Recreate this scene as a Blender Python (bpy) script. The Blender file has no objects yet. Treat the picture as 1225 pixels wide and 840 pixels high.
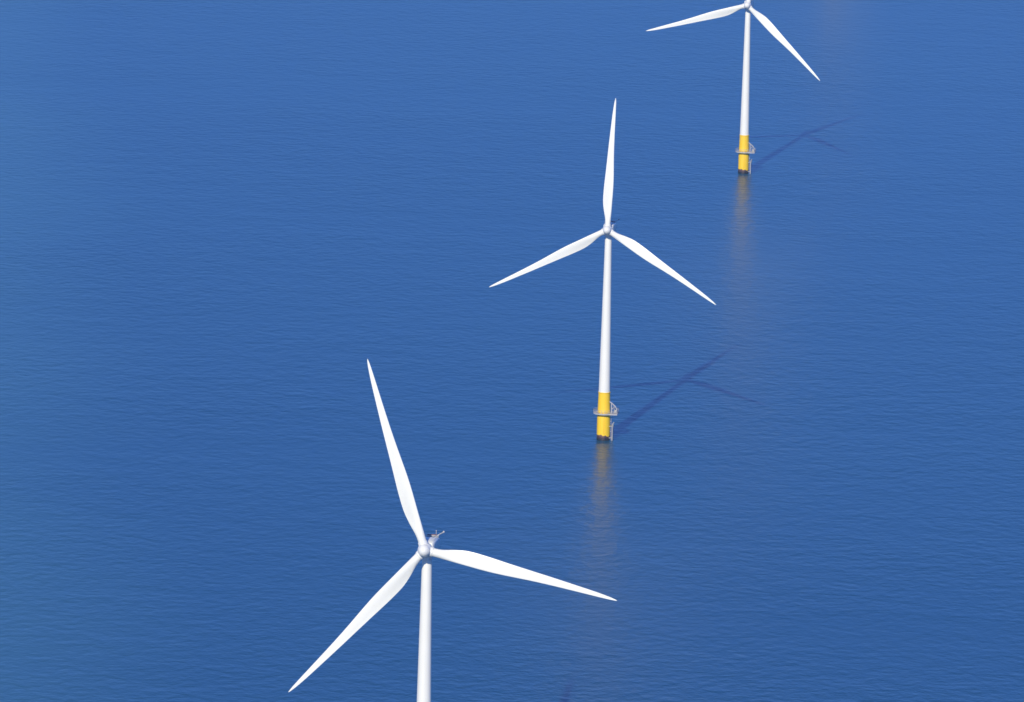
import bpy, bmesh, math, random
from math import radians, sin, cos, pi
from mathutils import Matrix, Vector

random.seed(7)
scene = bpy.context.scene
C = scene.collection

# ------------------------------------------------------------------ camera
F_PX, PITCH, ROLL, CAM_H = 8094.6, 0.178932, 0.023647, 440.6
cam_data = bpy.data.cameras.new('camera')
cam = bpy.data.objects.new('camera', cam_data)
C.objects.link(cam)
fw = Vector((0, cos(PITCH), -sin(PITCH)))
rt = Vector((1, 0, 0))
up = rt.cross(fw)
r2 = rt * cos(ROLL) + up * sin(ROLL)
u2 = up * cos(ROLL) - rt * sin(ROLL)
m = Matrix((r2, u2, -fw)).transposed().to_4x4()
m.translation = (0, 0, CAM_H)
cam.matrix_world = m
cam_data.sensor_fit = 'HORIZONTAL'
cam_data.sensor_width = 36
cam_data.lens = 36 * F_PX / 1225
cam_data.clip_start = 5
cam_data.clip_end = 120000
scene.camera = cam

# ------------------------------------------------------------------ light
SUN_AZ, SUN_EL = 0.256522, 0.533451          # direction the light travels, from +Y towards +X
SUN_STRENGTH, SKY_STRENGTH = 3.5, 0.15
world = bpy.data.worlds.new('World')
scene.world = world
world.use_nodes = True
nt = world.node_tree
sky = nt.nodes.new('ShaderNodeTexSky')
sky.sky_type = 'NISHITA'
sky.sun_disc = False
sky.sun_elevation = SUN_EL
sky.sun_rotation = pi + SUN_AZ
sky.altitude = 0
sky.air_density = 0.5
sky.dust_density = 0.0
sky.ozone_density = 10.0
bg = nt.nodes['Background']
bg.inputs['Strength'].default_value = SKY_STRENGTH
tint = nt.nodes.new('ShaderNodeMix')                # deep clear-day blue
tint.data_type = 'RGBA'
tint.blend_type = 'MULTIPLY'
tint.inputs['Factor'].default_value = 1.0
tint.inputs['B'].default_value = (0.62, 0.76, 1.08, 1)
nt.links.new(sky.outputs['Color'], tint.inputs['A'])
nt.links.new(tint.outputs['Result'], bg.inputs['Color'])

sl = bpy.data.lights.new('sun', 'SUN')
sl.energy = SUN_STRENGTH
sl.angle = radians(0.53)
sl.color = (1.0, 0.94, 0.76)
sun = bpy.data.objects.new('sun', sl)
C.objects.link(sun)
tr = Vector((sin(SUN_AZ) * cos(SUN_EL), cos(SUN_AZ) * cos(SUN_EL), -sin(SUN_EL)))
sun.rotation_euler = tr.to_track_quat('-Z', 'Y').to_euler()
sun.location = (-300, 0, 900)

vs = scene.view_settings
vs.view_transform = 'Standard'
vs.look = 'None'
vs.exposure = 0.3
vs.gamma = 1.0
vs.use_curve_mapping = False

# ------------------------------------------------------------------ materials
def new_mat(name):
    mt = bpy.data.materials.new(name)
    mt.use_nodes = True
    t = mt.node_tree
    return mt, t, t.nodes['Principled BSDF']

def node(t, kind, **kw):
    n = t.nodes.new(kind)
    for k, v in kw.items():
        if k in n.inputs:
            n.inputs[k].default_value = v
        else:
            setattr(n, k, v)
    return n

def painted(name, col, rough=0.4, var=0.06, scale=0.35, streak=True):
    """Paint with faint weathering: broad blotches and vertical run-off streaks."""
    mt, t, b = new_mat(name)
    tc = node(t, 'ShaderNodeTexCoord')
    mp = node(t, 'ShaderNodeMapping')
    mp.inputs['Scale'].default_value = (1, 1, 0.06 if streak else 1)
    t.links.new(tc.outputs['Object'], mp.inputs['Vector'])
    n1 = node(t, 'ShaderNodeTexNoise', Scale=scale * 6, Detail=5.0)
    t.links.new(mp.outputs['Vector'], n1.inputs['Vector'])
    n2 = node(t, 'ShaderNodeTexNoise', Scale=scale * 0.4, Detail=3.0)
    t.links.new(tc.outputs['Object'], n2.inputs['Vector'])
    ad = node(t, 'ShaderNodeMath', operation='ADD')
    t.links.new(n1.outputs['Fac'], ad.inputs[0])
    t.links.new(n2.outputs['Fac'], ad.inputs[1])
    mr = node(t, 'ShaderNodeMapRange')
    mr.inputs['From Min'].default_value = 0.6
    mr.inputs['From Max'].default_value = 1.4
    t.links.new(ad.outputs[0], mr.inputs['Value'])
    mx = node(t, 'ShaderNodeMix', data_type='RGBA')
    mx.inputs['A'].default_value = tuple(c * (1 - 2 * var) for c in col) + (1,)
    mx.inputs['B'].default_value = tuple(min(1, c * (1 + var)) for c in col) + (1,)
    t.links.new(mr.outputs['Result'], mx.inputs['Factor'])
    t.links.new(mx.outputs['Result'], b.inputs['Base Color'])
    b.inputs['Roughness'].default_value = rough
    return mt

M_WHITE = painted('white_gelcoat', (0.86, 0.845, 0.765), 0.38, 0.02, 0.3, False)
M_TOWER = painted('tower_paint', (0.86, 0.84, 0.76), 0.42, 0.03, 0.3)
M_HUB = painted('hub_paint', (0.80, 0.79, 0.75), 0.4, 0.03, 0.5, False)
M_GREY = painted('galvanised_steel', (0.42, 0.41, 0.41), 0.5, 0.12, 1.5)
M_STEEL = painted('pale_steel', (0.50, 0.48, 0.47), 0.45, 0.1, 1.0)
M_DARK = painted('dark_grille', (0.30, 0.31, 0.33), 0.6, 0.1, 1.0, False)
M_RED = painted('red_lens', (0.16, 0.07, 0.065), 0.4, 0.05, 2.0, False)
M_RING = painted('yaw_ring_paint', (0.76, 0.77, 0.77), 0.5, 0.05, 1.0, False)

def foundation_mat():
    """Yellow coating; below a ragged line the splash zone is bare, rusty and weed-dark."""
    mt, t, b = new_mat('yellow_foundation_coating')
    tc = node(t, 'ShaderNodeTexCoord')
    sp = node(t, 'ShaderNodeSeparateXYZ')
    t.links.new(tc.outputs['Object'], sp.inputs[0])
    edge = node(t, 'ShaderNodeTexNoise', Scale=0.75, Detail=4.0, Roughness=0.65)
    mp = node(t, 'ShaderNodeMapping')
    mp.inputs['Scale'].default_value = (1, 1, 0.35)
    t.links.new(tc.outputs['Object'], mp.inputs['Vector'])
    t.links.new(mp.outputs['Vector'], edge.inputs['Vector'])
    ms = node(t, 'ShaderNodeMath', operation='MULTIPLY_ADD')
    ms.inputs[1].default_value = 2.6
    ms.inputs[2].default_value = -1.3
    t.links.new(edge.outputs['Fac'], ms.inputs[0])
    ad = node(t, 'ShaderNodeMath', operation='ADD')
    t.links.new(sp.outputs['Z'], ad.inputs[0])
    t.links.new(ms.outputs[0], ad.inputs[1])
    cut = node(t, 'ShaderNodeMapRange')
    cut.inputs['From Min'].default_value = 1.75
    cut.inputs['From Max'].default_value = 1.95
    t.links.new(ad.outputs[0], cut.inputs['Value'])
    # splash-zone colours by height
    cr = node(t, 'ShaderNodeValToRGB')
    e = cr.color_ramp.elements
    e[0].position = 0.12; e[0].color = (0.012, 0.014, 0.02, 1)
    e[1].position = 0.75; e[1].color = (0.22, 0.115, 0.085, 1)
    x = cr.color_ramp.elements.new(0.42); x.color = (0.075, 0.040, 0.036, 1)
    blot = node(t, 'ShaderNodeTexNoise', Scale=1.4, Detail=5.0)
    t.links.new(tc.outputs['Object'], blot.inputs['Vector'])
    zz = node(t, 'ShaderNodeMath', operation='MULTIPLY_ADD')
    zz.inputs[1].default_value = 0.36
    t.links.new(sp.outputs['Z'], zz.inputs[0])
    b2 = node(t, 'ShaderNodeMath', operation='MULTIPLY_ADD')
    b2.inputs[1].default_value = 0.9
    b2.inputs[2].default_value = -0.45
    t.links.new(blot.outputs['Fac'], b2.inputs[0])
    t.links.new(b2.outputs[0], zz.inputs[2])
    t.links.new(zz.outputs[0], cr.inputs['Fac'])
    # yellow with streaks
    st = node(t, 'ShaderNodeTexNoise', Scale=1.6, Detail=5.0)
    mp2 = node(t, 'ShaderNodeMapping')
    mp2.inputs['Scale'].default_value = (1, 1, 0.05)
    t.links.new(tc.outputs['Object'], mp2.inputs['Vector'])
    t.links.new(mp2.outputs['Vector'], st.inputs['Vector'])
    ym = node(t, 'ShaderNodeMix', data_type='RGBA')
    ym.inputs['A'].default_value = (0.93, 0.565, 0.006, 1)
    ym.inputs['B'].default_value = (0.96, 0.635, 0.008, 1)
    t.links.new(st.outputs['Fac'], ym.inputs['Factor'])
    mx = node(t, 'ShaderNodeMix', data_type='RGBA')
    t.links.new(cut.outputs['Result'], mx.inputs['Factor'])
    t.links.new(cr.outputs['Color'], mx.inputs['A'])
    t.links.new(ym.outputs['Result'], mx.inputs['B'])
    t.links.new(mx.outputs['Result'], b.inputs['Base Color'])
    b.inputs['Roughness'].default_value = 0.5
    return mt
M_YELLOW = foundation_mat()

def sea_mat():
    mt, t, b = new_mat('sea_water')
    tc = node(t, 'ShaderNodeTexCoord')
    def waves(scale, stretch, rot, detail, rough=0.5):
        mp = node(t, 'ShaderNodeMapping')
        mp.inputs['Rotation'].default_value = (0, 0, radians(rot))
        mp.inputs['Scale'].default_value = (1 / stretch, 1, 1)
        t.links.new(tc.outputs['Object'], mp.inputs['Vector'])
        n = node(t, 'ShaderNodeTexNoise', Scale=scale, Detail=detail, Roughness=rough)
        t.links.new(mp.outputs['Vector'], n.inputs['Vector'])
        return n.outputs['Fac']
    def scaled(sock, k):
        q = node(t, 'ShaderNodeMath', operation='MULTIPLY')
        q.inputs[1].default_value = k
        t.links.new(sock, q.inputs[0])
        return q.outputs[0]
    def add(a, c):
        q = node(t, 'ShaderNodeMath', operation='ADD')
        t.links.new(a, q.inputs[0]); t.links.new(c, q.inputs[1])
        return q.outputs[0]
    h = add(add(scaled(waves(0.085, 1.2, 12, 2), WAVE[0]),
                scaled(waves(0.24, 1.0, -8, 4), WAVE[1])),
            scaled(waves(0.8, 0.9, 5, 2), WAVE[2]))
    # gusts: broad patches where the surface is a little rougher or smoother
    gust = waves(0.006, 2.2, 10, 4, 0.6)
    gm = node(t, 'ShaderNodeMapRange')
    gm.inputs['From Min'].default_value = 0.3
    gm.inputs['From Max'].default_value = 0.7
    gm.inputs['To Min'].default_value = 0.6
    gm.inputs['To Max'].default_value = 1.35
    t.links.new(gust, gm.inputs['Value'])
    hm = node(t, 'ShaderNodeMath', operation='MULTIPLY')
    t.links.new(h, hm.inputs[0]); t.links.new(gm.outputs['Result'], hm.inputs[1])
    bp = node(t, 'ShaderNodeBump')
    bp.inputs['Strength'].default_value = 1.0
    bp.inputs['Distance'].default_value = 1.0
    if "Filter Width" in bp.inputs:
        bp.inputs["Filter Width"].default_value = 1.0
    t.links.new(hm.outputs[0], bp.inputs['Height'])
    t.links.new(bp.outputs['Normal'], b.inputs['Normal'])
    # suspended sediment: slow drifts of colour in the water itself
    sed = waves(0.0016, 1.6, 65, 4, 0.55)
    cm = node(t, 'ShaderNodeMix', data_type='RGBA')
    cm.inputs['A'].default_value = WATER_A + (1,)
    cm.inputs['B'].default_value = WATER_B + (1,)
    t.links.new(sed, cm.inputs['Factor'])
    # lens-like brightening of the view's left edge, painted into the water colour
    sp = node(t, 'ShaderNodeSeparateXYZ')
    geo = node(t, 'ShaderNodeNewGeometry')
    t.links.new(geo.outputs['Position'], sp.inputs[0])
    ax_ = node(t, 'ShaderNodeMath', operation='MULTIPLY_ADD')      # distance across the painted band
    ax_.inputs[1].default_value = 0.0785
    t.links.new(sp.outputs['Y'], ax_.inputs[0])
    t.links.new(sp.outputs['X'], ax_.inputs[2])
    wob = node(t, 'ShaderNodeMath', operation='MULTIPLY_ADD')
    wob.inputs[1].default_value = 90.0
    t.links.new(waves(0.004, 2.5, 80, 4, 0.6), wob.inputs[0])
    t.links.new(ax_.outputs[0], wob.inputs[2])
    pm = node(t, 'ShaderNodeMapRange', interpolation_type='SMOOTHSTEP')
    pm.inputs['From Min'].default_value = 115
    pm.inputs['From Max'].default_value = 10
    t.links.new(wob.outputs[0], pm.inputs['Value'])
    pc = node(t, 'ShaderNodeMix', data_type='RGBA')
    pc.inputs['B'].default_value = EDGE_BRIGHTENING + (1,)
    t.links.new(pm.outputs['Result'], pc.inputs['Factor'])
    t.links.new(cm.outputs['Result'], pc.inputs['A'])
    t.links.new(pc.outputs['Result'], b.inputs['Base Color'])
    b.inputs['Roughness'].default_value = WATER_ROUGH
    b.inputs['IOR'].default_value = 1.27
    return mt
HAZE = 3.8e-5
WAVE = (0.34, 0.46, 0.11)
WATER_A, WATER_B = (0.005, 0.058, 0.134), (0.015, 0.088, 0.164)
WATER_ROUGH = 0.28
EDGE_BRIGHTENING = (0.034, 0.128, 0.186)  # paler water colour standing in for brightening along the left edge
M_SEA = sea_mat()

# ------------------------------------------------------------------ mesh helpers
def link(name, bm, mat, parent=None, smooth=True, autosmooth=None):
    me = bpy.data.meshes.new(name)
    bmesh.ops.recalc_face_normals(bm, faces=bm.faces)
    bm.to_mesh(me)
    bm.free()
    me.materials.append(mat)
    for p in me.polygons:
        p.use_smooth = smooth
    if smooth and autosmooth:
        me.set_sharp_from_angle(angle=radians(autosmooth))
    o = bpy.data.objects.new(name, me)
    C.objects.link(o)
    o.parent = parent
    return o

def lathe(bm, prof, seg=48, axis='Z', center=(0, 0, 0), caps=True):
    """prof: list of (radius, height). Revolved round Z (or round -Y for axis 'Y')."""
    rings = []
    for r, h in prof:
        ring = []
        for i in range(seg):
            a = 2 * pi * i / seg
            v = Vector((r * cos(a), r * sin(a), h))
            if axis == 'Y':
                v = Vector((v.x, -v.z, v.y))
            ring.append(bm.verts.new(v + Vector(center)))
        rings.append(ring)
    for a, c in zip(rings, rings[1:]):
        for i in range(seg):
            j = (i + 1) % seg
            bm.faces.new((a[i], a[j], c[j], c[i]))
    if caps:
        bm.faces.new(rings[0]); bm.faces.new(rings[-1])

def tube(bm, pts, r, seg=8):
    pts = [Vector(p) for p in pts]
    for a, c in zip(pts, pts[1:]):
        d = (c - a).normalized()
        s = d.cross(Vector((0, 0, 1)))
        if s.length < 1e-3:
            s = d.cross(Vector((1, 0, 0)))
        s.normalize()
        w = d.cross(s)
        ra = [bm.verts.new(a + r * (cos(2 * pi * i / seg) * s + sin(2 * pi * i / seg) * w)) for i in range(seg)]
        rc = [bm.verts.new(c + r * (cos(2 * pi * i / seg) * s + sin(2 * pi * i / seg) * w)) for i in range(seg)]
        for i in range(seg):
            j = (i + 1) % seg
            bm.faces.new((ra[i], ra[j], rc[j], rc[i]))
        bm.faces.new(ra); bm.faces.new(rc)

def box(bm, c, s, bevel=0.0):
    g = bmesh.ops.create_cube(bm, size=1.0)
    vs_ = g['verts']
    for v in vs_:
        v.co = Vector((v.co.x * s[0], v.co.y * s[1], v.co.z * s[2])) + Vector(c)
    if bevel:
        ed = {e for v in vs_ for e in v.link_edges}
        bmesh.ops.bevel(bm, geom=list(ed), offset=bevel, segments=3, affect='EDGES', profile=0.5)

def interp(tab, x):
    """Smooth (Hermite) interpolation through a table of (x, y)."""
    n = len(tab)
    if x <= tab[0][0]: return tab[0][1]
    for i in range(n - 1):
        x0, y0 = tab[i]; x1, y1 = tab[i + 1]
        if x <= x1:
            def slope(k):
                if k == 0: return (tab[1][1] - tab[0][1]) / (tab[1][0] - tab[0][0])
                if k == n - 1: return (tab[-1][1] - tab[-2][1]) / (tab[-1][0] - tab[-2][0])
                return (tab[k + 1][1] - tab[k - 1][1]) / (tab[k + 1][0] - tab[k - 1][0])
            h = x1 - x0; u = (x - x0) / h
            return ((2*u**3 - 3*u**2 + 1) * y0 + (u**3 - 2*u**2 + u) * h * slope(i)
                    + (-2*u**3 + 3*u**2) * y1 + (u**3 - u**2) * h * slope(i + 1))
    return tab[-1][1]

# ------------------------------------------------------------------ the sea
bm = bmesh.new()
lathe(bm, [(0.0, 0)] + [(60 * 1.35 ** k, 0) for k in range(22)], seg=96, caps=False)
bmesh.ops.remove_doubles(bm, verts=bm.verts, dist=0.01)
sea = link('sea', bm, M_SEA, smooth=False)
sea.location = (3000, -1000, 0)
sea['kind'] = 'structure'

# ------------------------------------------------------------------ the air
hz = bpy.data.materials.new('haze')
hz.use_nodes = True
hz.node_tree.nodes.clear()
ho = hz.node_tree.nodes.new('ShaderNodeOutputMaterial')
pv = hz.node_tree.nodes.new('ShaderNodeVolumePrincipled')
pv.inputs['Color'].default_value = (0.45, 0.74, 1.0, 1)
pv.inputs['Density'].default_value = HAZE
pv.inputs['Anisotropy'].default_value = 0.0
hz.node_tree.links.new(pv.outputs['Volume'], ho.inputs['Volume'])
bm = bmesh.new()
box(bm, (3000, -1000, 229.5), (76000, 76000, 461))
haze = link('haze', bm, hz, smooth=False)
haze['kind'] = 'stuff'

# ------------------------------------------------------------------ the wind turbine
HUB_H, TILT, OVERHANG, ROTOR_R, CONE = 73.21, radians(5), 3.4, 45.0, radians(2)
TOWER_TOP = 70.3
TP_TOP = 16.7
PLAT_Z = 9.5

def blade_mesh():
    LE = [(1.3, .95), (4, .97), (9, 1.04), (15, 1.08), (19, .93), (24, .62), (29, .40), (35, .26), (40, .17), (43.6, .07), (44.7, -.04), (45, -.10)]
    TE = [(1.3, .95), (2.4, .95), (4, 1.10), (6.5, 1.72), (9, 2.18), (11, 2.28), (15, 2.16), (19, 1.93), (24, 1.68), (29, 1.45), (35, 1.12), (40, .82), (43.2, .52), (44.6, .28), (45, .16)]
    TH = [(1.3, 1.9), (3, 1.86), (6, 1.25), (9, .95), (15, .62), (24, .36), (35, .19), (45, .03)]
    TW = [(1.3, 13), (9, 13), (15, 8.5), (24, 4), (35, 1), (45, -1)]
    bm = bmesh.new()
    n = 32
    rs = [1.3, 2.0, 2.4, 3, 3.6, 4.2, 5, 5.8, 6.6, 7.4, 8.2, 9, 10, 11, 12, 13.5, 15, 17, 19, 21.5, 24, 26.5, 29, 32, 35, 37.5, 40, 42, 43.4, 44.2, 44.6, 44.85, 45]
    rings = []
    for r in rs:
        le, te, th = interp(LE, r), interp(TE, r), max(.02, interp(TH, r))
        w = min(1, max(0, (r - 2.4) / 6.0)); w = w * w * (3 - 2 * w)      # circle -> aerofoil
        ch = le + te
        tw = radians(interp(TW, r)) * w
        ring = []
        for i in range(n):
            a = 2 * pi * i / n
            # circle
            cx, cy = ch / 2 * cos(a) + (le - te) / 2, th / 2 * sin(a)
            # aerofoil: s from the leading edge (0) to the trailing edge (1)
            s = 0.5 - 0.5 * cos(a)
            half = 5 * 0.2 * (0.2969 * s ** .5 - .126 * s - .3516 * s * s + .2843 * s ** 3 - .1036 * s ** 4) * th / 0.2
            yy = half if sin(a) >= 0 else -half * (0.62 - 0.9 * max(0, s - .45))
            fx, fy = le - s * ch, yy
            x, y = cx * (1 - w) + fx * w, cy * (1 - w) + fy * w
            x, y = x * cos(tw) + y * sin(tw), -x * sin(tw) + y * cos(tw)
            ring.append(bm.verts.new((x, y - r * sin(CONE), r * cos(CONE))))
        rings.append(ring)
    for p, q in zip(rings, rings[1:]):
        for i in range(n):
            j = (i + 1) % n
            bm.faces.new((p[i], p[j], q[j], q[i]))
    bm.faces.new(rings[0]); bm.faces.new(rings[-1])
    return bm

def build_turbine():
    root = bpy.data.objects.new('wind_turbine', None)
    root.empty_display_size = 5
    C.objects.link(root)

    # foundation: yellow transition piece on its pile
    bm = bmesh.new()
    lathe(bm, [(2.28, -8), (2.28, 0.0), (2.28, 2), (2.26, 9.0), (2.18, 9.6), (2.0, TP_TOP - .30),
               (2.12, TP_TOP - .28), (2.12, TP_TOP - .003)], 64)
    fnd = link('foundation', bm, M_YELLOW, root, autosmooth=40)
    # boat landing on the side away from the sea: two fender tubes with stand-offs
    bm = bmesh.new()
    for y in (-.95, .95):
        tube(bm, [(3.15, y, -4), (3.15, y, 5.3), (3.45, y, 6.1)], .20, 12)
        for z in (0.9, 4.9):
            tube(bm, [(1.9, y * .9, z), (3.15, y, z)], .15, 10)
    link('boat_landing', bm, M_GREY, root, autosmooth=40)
    bm = bmesh.new()
    for y in (-.3, .3):
        tube(bm, [(2.62, y, -3), (2.62, y, PLAT_Z + 1.0)], .05, 6)
    for k in range(44):
        tube(bm, [(2.62, -.3, -2.7 + k * .29), (2.62, .3, -2.7 + k * .29)], .025, 5)
    for z in (3, 6.5):
        for y in (-.3, .3):
            tube(bm, [(2.2, y, z), (2.62, y, z)], .04, 6)
    link('ladder', bm, M_STEEL, root, autosmooth=40)
    # cable tube down the front face
    bm = bmesh.new()
    tube(bm, [(0.35, -2.36, 2.4), (0.35, -2.36, PLAT_Z - .25)], .08, 8)
    link('cable_tube', bm, M_YELLOW, fnd, autosmooth=40)

    # access platform: ring deck with a lay-down area towards +X
    bm = bmesh.new()
    def outline():
        pts = []
        for i in range(56):
            a = 2 * pi * i / 56
            x, y = 3.6 * cos(a), 3.6 * sin(a)
            if x > 2.2:
                x = 4.9; y = max(-2.6, min(2.6, y * 1.15))
            pts.append((x, y))
        out = []
        for p in pts:
            if not out or (Vector(p) - Vector(out[-1])).length > .15:
                out.append(p)
        return out
    ol = outline()
    n = len(ol)
    inner = []
    for (x, y) in ol:
        a = math.atan2(y, x)
        inner.append((2.2 * cos(a), 2.2 * sin(a)))
    for z in (PLAT_Z - .26, PLAT_Z):
        pass
    vt = [bm.verts.new((x, y, PLAT_Z)) for x, y in ol]; vb = [bm.verts.new((x, y, PLAT_Z - .34)) for x, y in ol]
    it = [bm.verts.new((x, y, PLAT_Z)) for x, y in inner]; ib = [bm.verts.new((x, y, PLAT_Z - .34)) for x, y in inner]
    for i in range(n):
        j = (i + 1) % n
        bm.faces.new((vt[i], vt[j], it[j], it[i])); bm.faces.new((vb[i], ib[i], ib[j], vb[j]))
        bm.faces.new((vt[i], vb[i], vb[j], vt[j])); bm.faces.new((it[i], it[j], ib[j], ib[i]))
    plat = link('access_platform', bm, M_STEEL, root, smooth=False)
    bm = bmesh.new()
    ins = [(x * .975, y * .975) for x, y in ol]
    for z, r in ((1.15, .055), (.62, .04)):
        for i in range(n):
            j = (i + 1) % n
            tube(bm, [ins[i] + (PLAT_Z + z,), ins[j] + (PLAT_Z + z,)], r, 6)
    for i in range(0, n, 3):
        tube(bm, [ins[i] + (PLAT_Z - .02,), ins[i] + (PLAT_Z + 1.15,)], .05, 6)
    link('railing', bm, M_GREY, plat, autosmooth=40)
    # davit crane, jib folded down towards the end of the lay-down area
    bm = bmesh.new()
    lathe(bm, [(.26, PLAT_Z - .01), (.26, PLAT_Z + .3), (.17, PLAT_Z + .32), (.17, PLAT_Z + 3.3), (.24, PLAT_Z + 3.32), (.24, PLAT_Z + 3.7)], 16, center=(2.75, -1.0, 0))
    tube(bm, [(2.0, -1.05, PLAT_Z + 4.0), (2.75, -1.0, PLAT_Z + 3.55), (4.0, -1.0, PLAT_Z + 2.5), (4.65, -1.0, PLAT_Z + 1.2)], .17, 8)
    tube(bm, [(2.75, -1.0, PLAT_Z + 1.4), (4.0, -1.0, PLAT_Z + 2.4)], .10, 8)
    tube(bm, [(3.4, -1.0, PLAT_Z + 2.95), (3.9, -.5, PLAT_Z + .1)], .09, 8)
    box(bm, (3.95, 0.3, PLAT_Z + .5), (.9, 1.1, 1.0), .06)
    link('davit_crane', bm, M_STEEL, root, autosmooth=40)

    # tower: three tapered sections with flange seams
    bm = bmesh.new()
    z0, r0, r1 = TP_TOP, 1.97, 1.14
    prof = []
    def rad(z): return r0 + (r1 - r0) * (z - z0) / (TOWER_TOP - z0)
    for z in (z0, 34.0, 52.0):
        if z > z0:
            prof += [(rad(z), z - .07), (rad(z) + .02, z - .07), (rad(z) + .02, z + .07), (rad(z), z + .07)]
        else:
            prof += [(rad(z), z)]
        for k in (4, 8, 12):
            prof.append((rad(z + k), z + k))
    prof += [(rad(69.9), 69.9), (rad(69.9) - .05, TOWER_TOP)]
    lathe(bm, prof, 64)
    link('tower', bm, M_TOWER, root, autosmooth=40)
    bm = bmesh.new()
    lathe(bm, [(1.10, TOWER_TOP), (1.28, TOWER_TOP + .12), (1.28, TOWER_TOP + .85), (1.45, TOWER_TOP + 1.0)], 48)
    link('yaw_ring', bm, M_RING, root, autosmooth=40)

    # nacelle, tilted with the rotor shaft; local frame: rotor at -Y
    Rt = Matrix.Rotation(-TILT, 4, 'X')
    top = Vector((0, 0, HUB_H - OVERHANG * sin(TILT)))
    bm = bmesh.new()
    secs = [(-1.75, 1.45, -1.35, 1.45), (-1.45, 1.62, -1.6, 1.62), (-0.6, 1.8, -1.8, 1.85), (3.0, 1.85, -1.85, 2.05),
            (5.0, 1.8, -1.6, 1.95), (8.4, 1.62, -.9, 1.55), (9.2, 1.5, -.2, 1.4)]
    rings = []
    for (y, hw, zb, zt) in secs:
        ring = []
        for i in range(40):
            a = 2 * pi * i / 40
            p = 0.38
            cx = math.copysign(abs(cos(a)) ** p, cos(a)); cz = math.copysign(abs(sin(a)) ** p, sin(a))
            ring.append(bm.verts.new((hw * cx, y, (zt + zb) / 2 + (zt - zb) / 2 * cz)))
        rings.append(ring)
    for a, c in zip(rings, rings[1:]):
        for i in range(40):
            j = (i + 1) % 40
            bm.faces.new((a[i], a[j], c[j], c[i]))
    bm.faces.new(rings[0]); bm.faces.new(rings[-1])
    nac = link('nacelle', bm, M_WHITE, root, autosmooth=50)
    nac.matrix_basis = Matrix.Translation(top) @ Rt
    # cooler housing standing on the tail of the roof
    bm = bmesh.new()
    pts = [(-1.2, 1.5), (1.2, 1.5), (1.45, 2.1), (-1.45, 2.1)]
    f = [bm.verts.new((x, 7.0, z)) for x, z in pts]; g = [bm.verts.new((x, 8.5, z)) for x, z in pts]
    bm.faces.new(f); bm.faces.new(g)
    for i in range(4):
        j = (i + 1) % 4
        bm.faces.new((f[i], f[j], g[j], g[i]))
    bmesh.ops.bevel(bm, geom=list(bm.edges), offset=.08, segments=2, affect='EDGES')
    link('cooler_housing', bm, M_WHITE, nac, autosmooth=50)
    bm = bmesh.new()
    for k in range(5):
        w = 1.22 + .16 * k / 5
        box(bm, (0, 6.96, 1.72 + k * .08), (2 * w, .08, .05))
    link('cooler_grille', bm, M_DARK, nac, smooth=False)
    bm = bmesh.new()
    box(bm, (-0.1, 7.75, 2.2), (2.2, 1.0, .22), .05)
    link('roof_hatch', bm, M_RED, nac, autosmooth=40)
    bm = bmesh.new()
    tube(bm, [(0.7, 8.2, 2.05), (0.7, 8.2, 3.1)], .06, 8)
    tube(bm, [(0.9, 8.2, 2.0), (2.3, 9.0, 2.75)], .10, 8)
    for c, rr in (((0.7, 8.2, 3.1), .12), ((2.3, 9.0, 2.8), .26)):
        bmesh.ops.create_uvsphere(bm, u_segments=12, v_segments=8, radius=rr, matrix=Matrix.Translation(c))
    link('wind_sensor', bm, M_STEEL, nac, autosmooth=40)
    bm = bmesh.new()
    for x in (-1.3, 1.3):
        tube(bm, [(x, -1.0, 2.5), (x, 5.6, 2.5)], .035, 6)
        for y in (-1.0, 0.5, 2.5, 4.5, 5.6):
            tube(bm, [(x, y, 1.85), (x, y, 2.52)], .03, 6)
    link('roof_railing', bm, M_GREY, nac, autosmooth=40)

    # hub with its three blade collars, nose cone, blades
    ax = Rt @ Vector((0, -1, 0))
    hub_loc = top + ax * OVERHANG
    bm = bmesh.new()
    lathe(bm, [(1.35, -1.60), (1.55, -1.45), (1.62, -.9), (1.62, .35), (1.50, .75), (1.38, .95)], 48, axis='Y')
    for k in range(3):
        b2 = bmesh.new()
        lathe(b2, [(1.12, .6), (1.12, 1.85), (1.02, 1.93), (1.02, 2.02)], 40)
        M = Matrix.Rotation(2 * pi * k / 3, 4, 'Y')
        for v in b2.verts: v.co = M @ v.co
        tmp = bpy.data.meshes.new('collar'); b2.to_mesh(tmp); b2.free(); bm.from_mesh(tmp); bpy.data.meshes.remove(tmp)
    hub = link('hub', bm, M_HUB, root, autosmooth=35)
    bm = bmesh.new()
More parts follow.
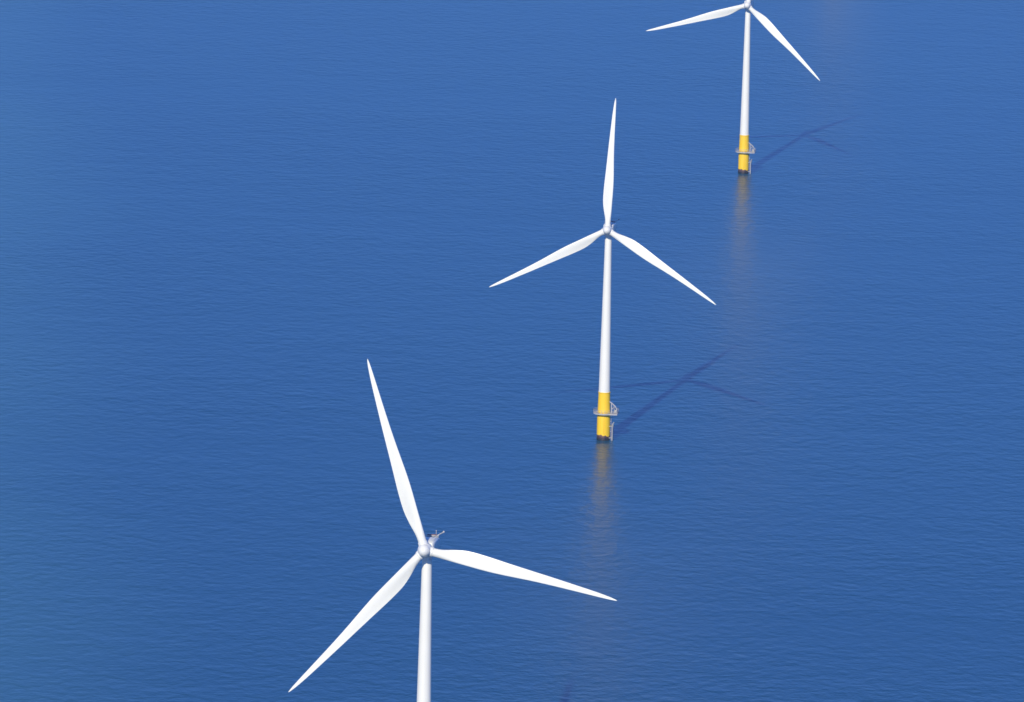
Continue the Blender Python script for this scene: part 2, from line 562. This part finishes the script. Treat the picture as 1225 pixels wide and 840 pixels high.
    prof = [(1.36, .94), (1.42, 1.02)] + [(1.42 * cos(t * pi / 20), 1.1 + 1.75 * sin(t * pi / 20)) for t in range(0, 10)] + [(.02, 2.85)]
    lathe(bm, prof, 48, axis='Y')
    link('nose_cone', bm, M_HUB, hub, autosmooth=60)
    bl = link('blade', blade_mesh(), M_WHITE, root, autosmooth=60)
    return root, Rt, hub_loc

proto, RT, HUB_LOC = build_turbine()
for k in range(2):
    src = [o for o in proto.children if o.name == 'blade'][0]
    b = src.copy(); C.objects.link(b); b.parent = proto

def copy_turbine():
    r = proto.copy(); C.objects.link(r)
    for ch in list(proto.children):
        c = ch.copy(); C.objects.link(c); c.parent = r
        for g in list(ch.children):
            d = g.copy(); C.objects.link(d); d.parent = c
    return r

def pose(root, x, y, yaw, angle, scale, label):
    root.location = (x - 0.25 * scale, y - 1.2 * scale, 0)
    root.rotation_euler = (0, 0, -yaw)
    root.scale = (scale,) * 3
    k = 0
    for ch in root.children:
        kind = ch.name.split('.')[0]
        if kind == 'blade':
            beta = pi / 2 - (angle + k * 2 * pi / 3); k += 1
            ch.matrix_basis = Matrix.Translation(HUB_LOC) @ RT @ Matrix.Rotation(beta, 4, 'Y')
        elif kind == 'hub':
            ch.matrix_basis = Matrix.Translation(HUB_LOC) @ RT @ Matrix.Rotation(pi / 2 - angle, 4, 'Y')
    root['label'] = label
    root['category'] = 'wind turbine'
    root['group'] = 'offshore wind turbines standing in a row in the sea'

PSI = 0.13922
turbines = [
    (-20.184, 1693.97, 1.891634, 1.1347, 'large white wind turbine in the foreground, its tower cut off by the bottom edge'),
    (32.100, 2271.15, 1.5368, 1.0, 'white wind turbine shown whole, one blade straight up, between the nearest and the smallest'),
    (97.92, 2880.41, 1.331621, 1.0, 'smallest white wind turbine, at the top edge, its upright blade cropped, yellow base complete'),
    (178.4, 3850.0, 1.15, 1.0, 'farthest wind turbine beyond the top edge, only its pale reflection in the water shows'),
]
others = [copy_turbine() for _ in turbines[1:]]
for root, (x, y, a, s, lab) in zip([proto] + others, turbines):
    pose(root, x, y, PSI, a, s, lab)
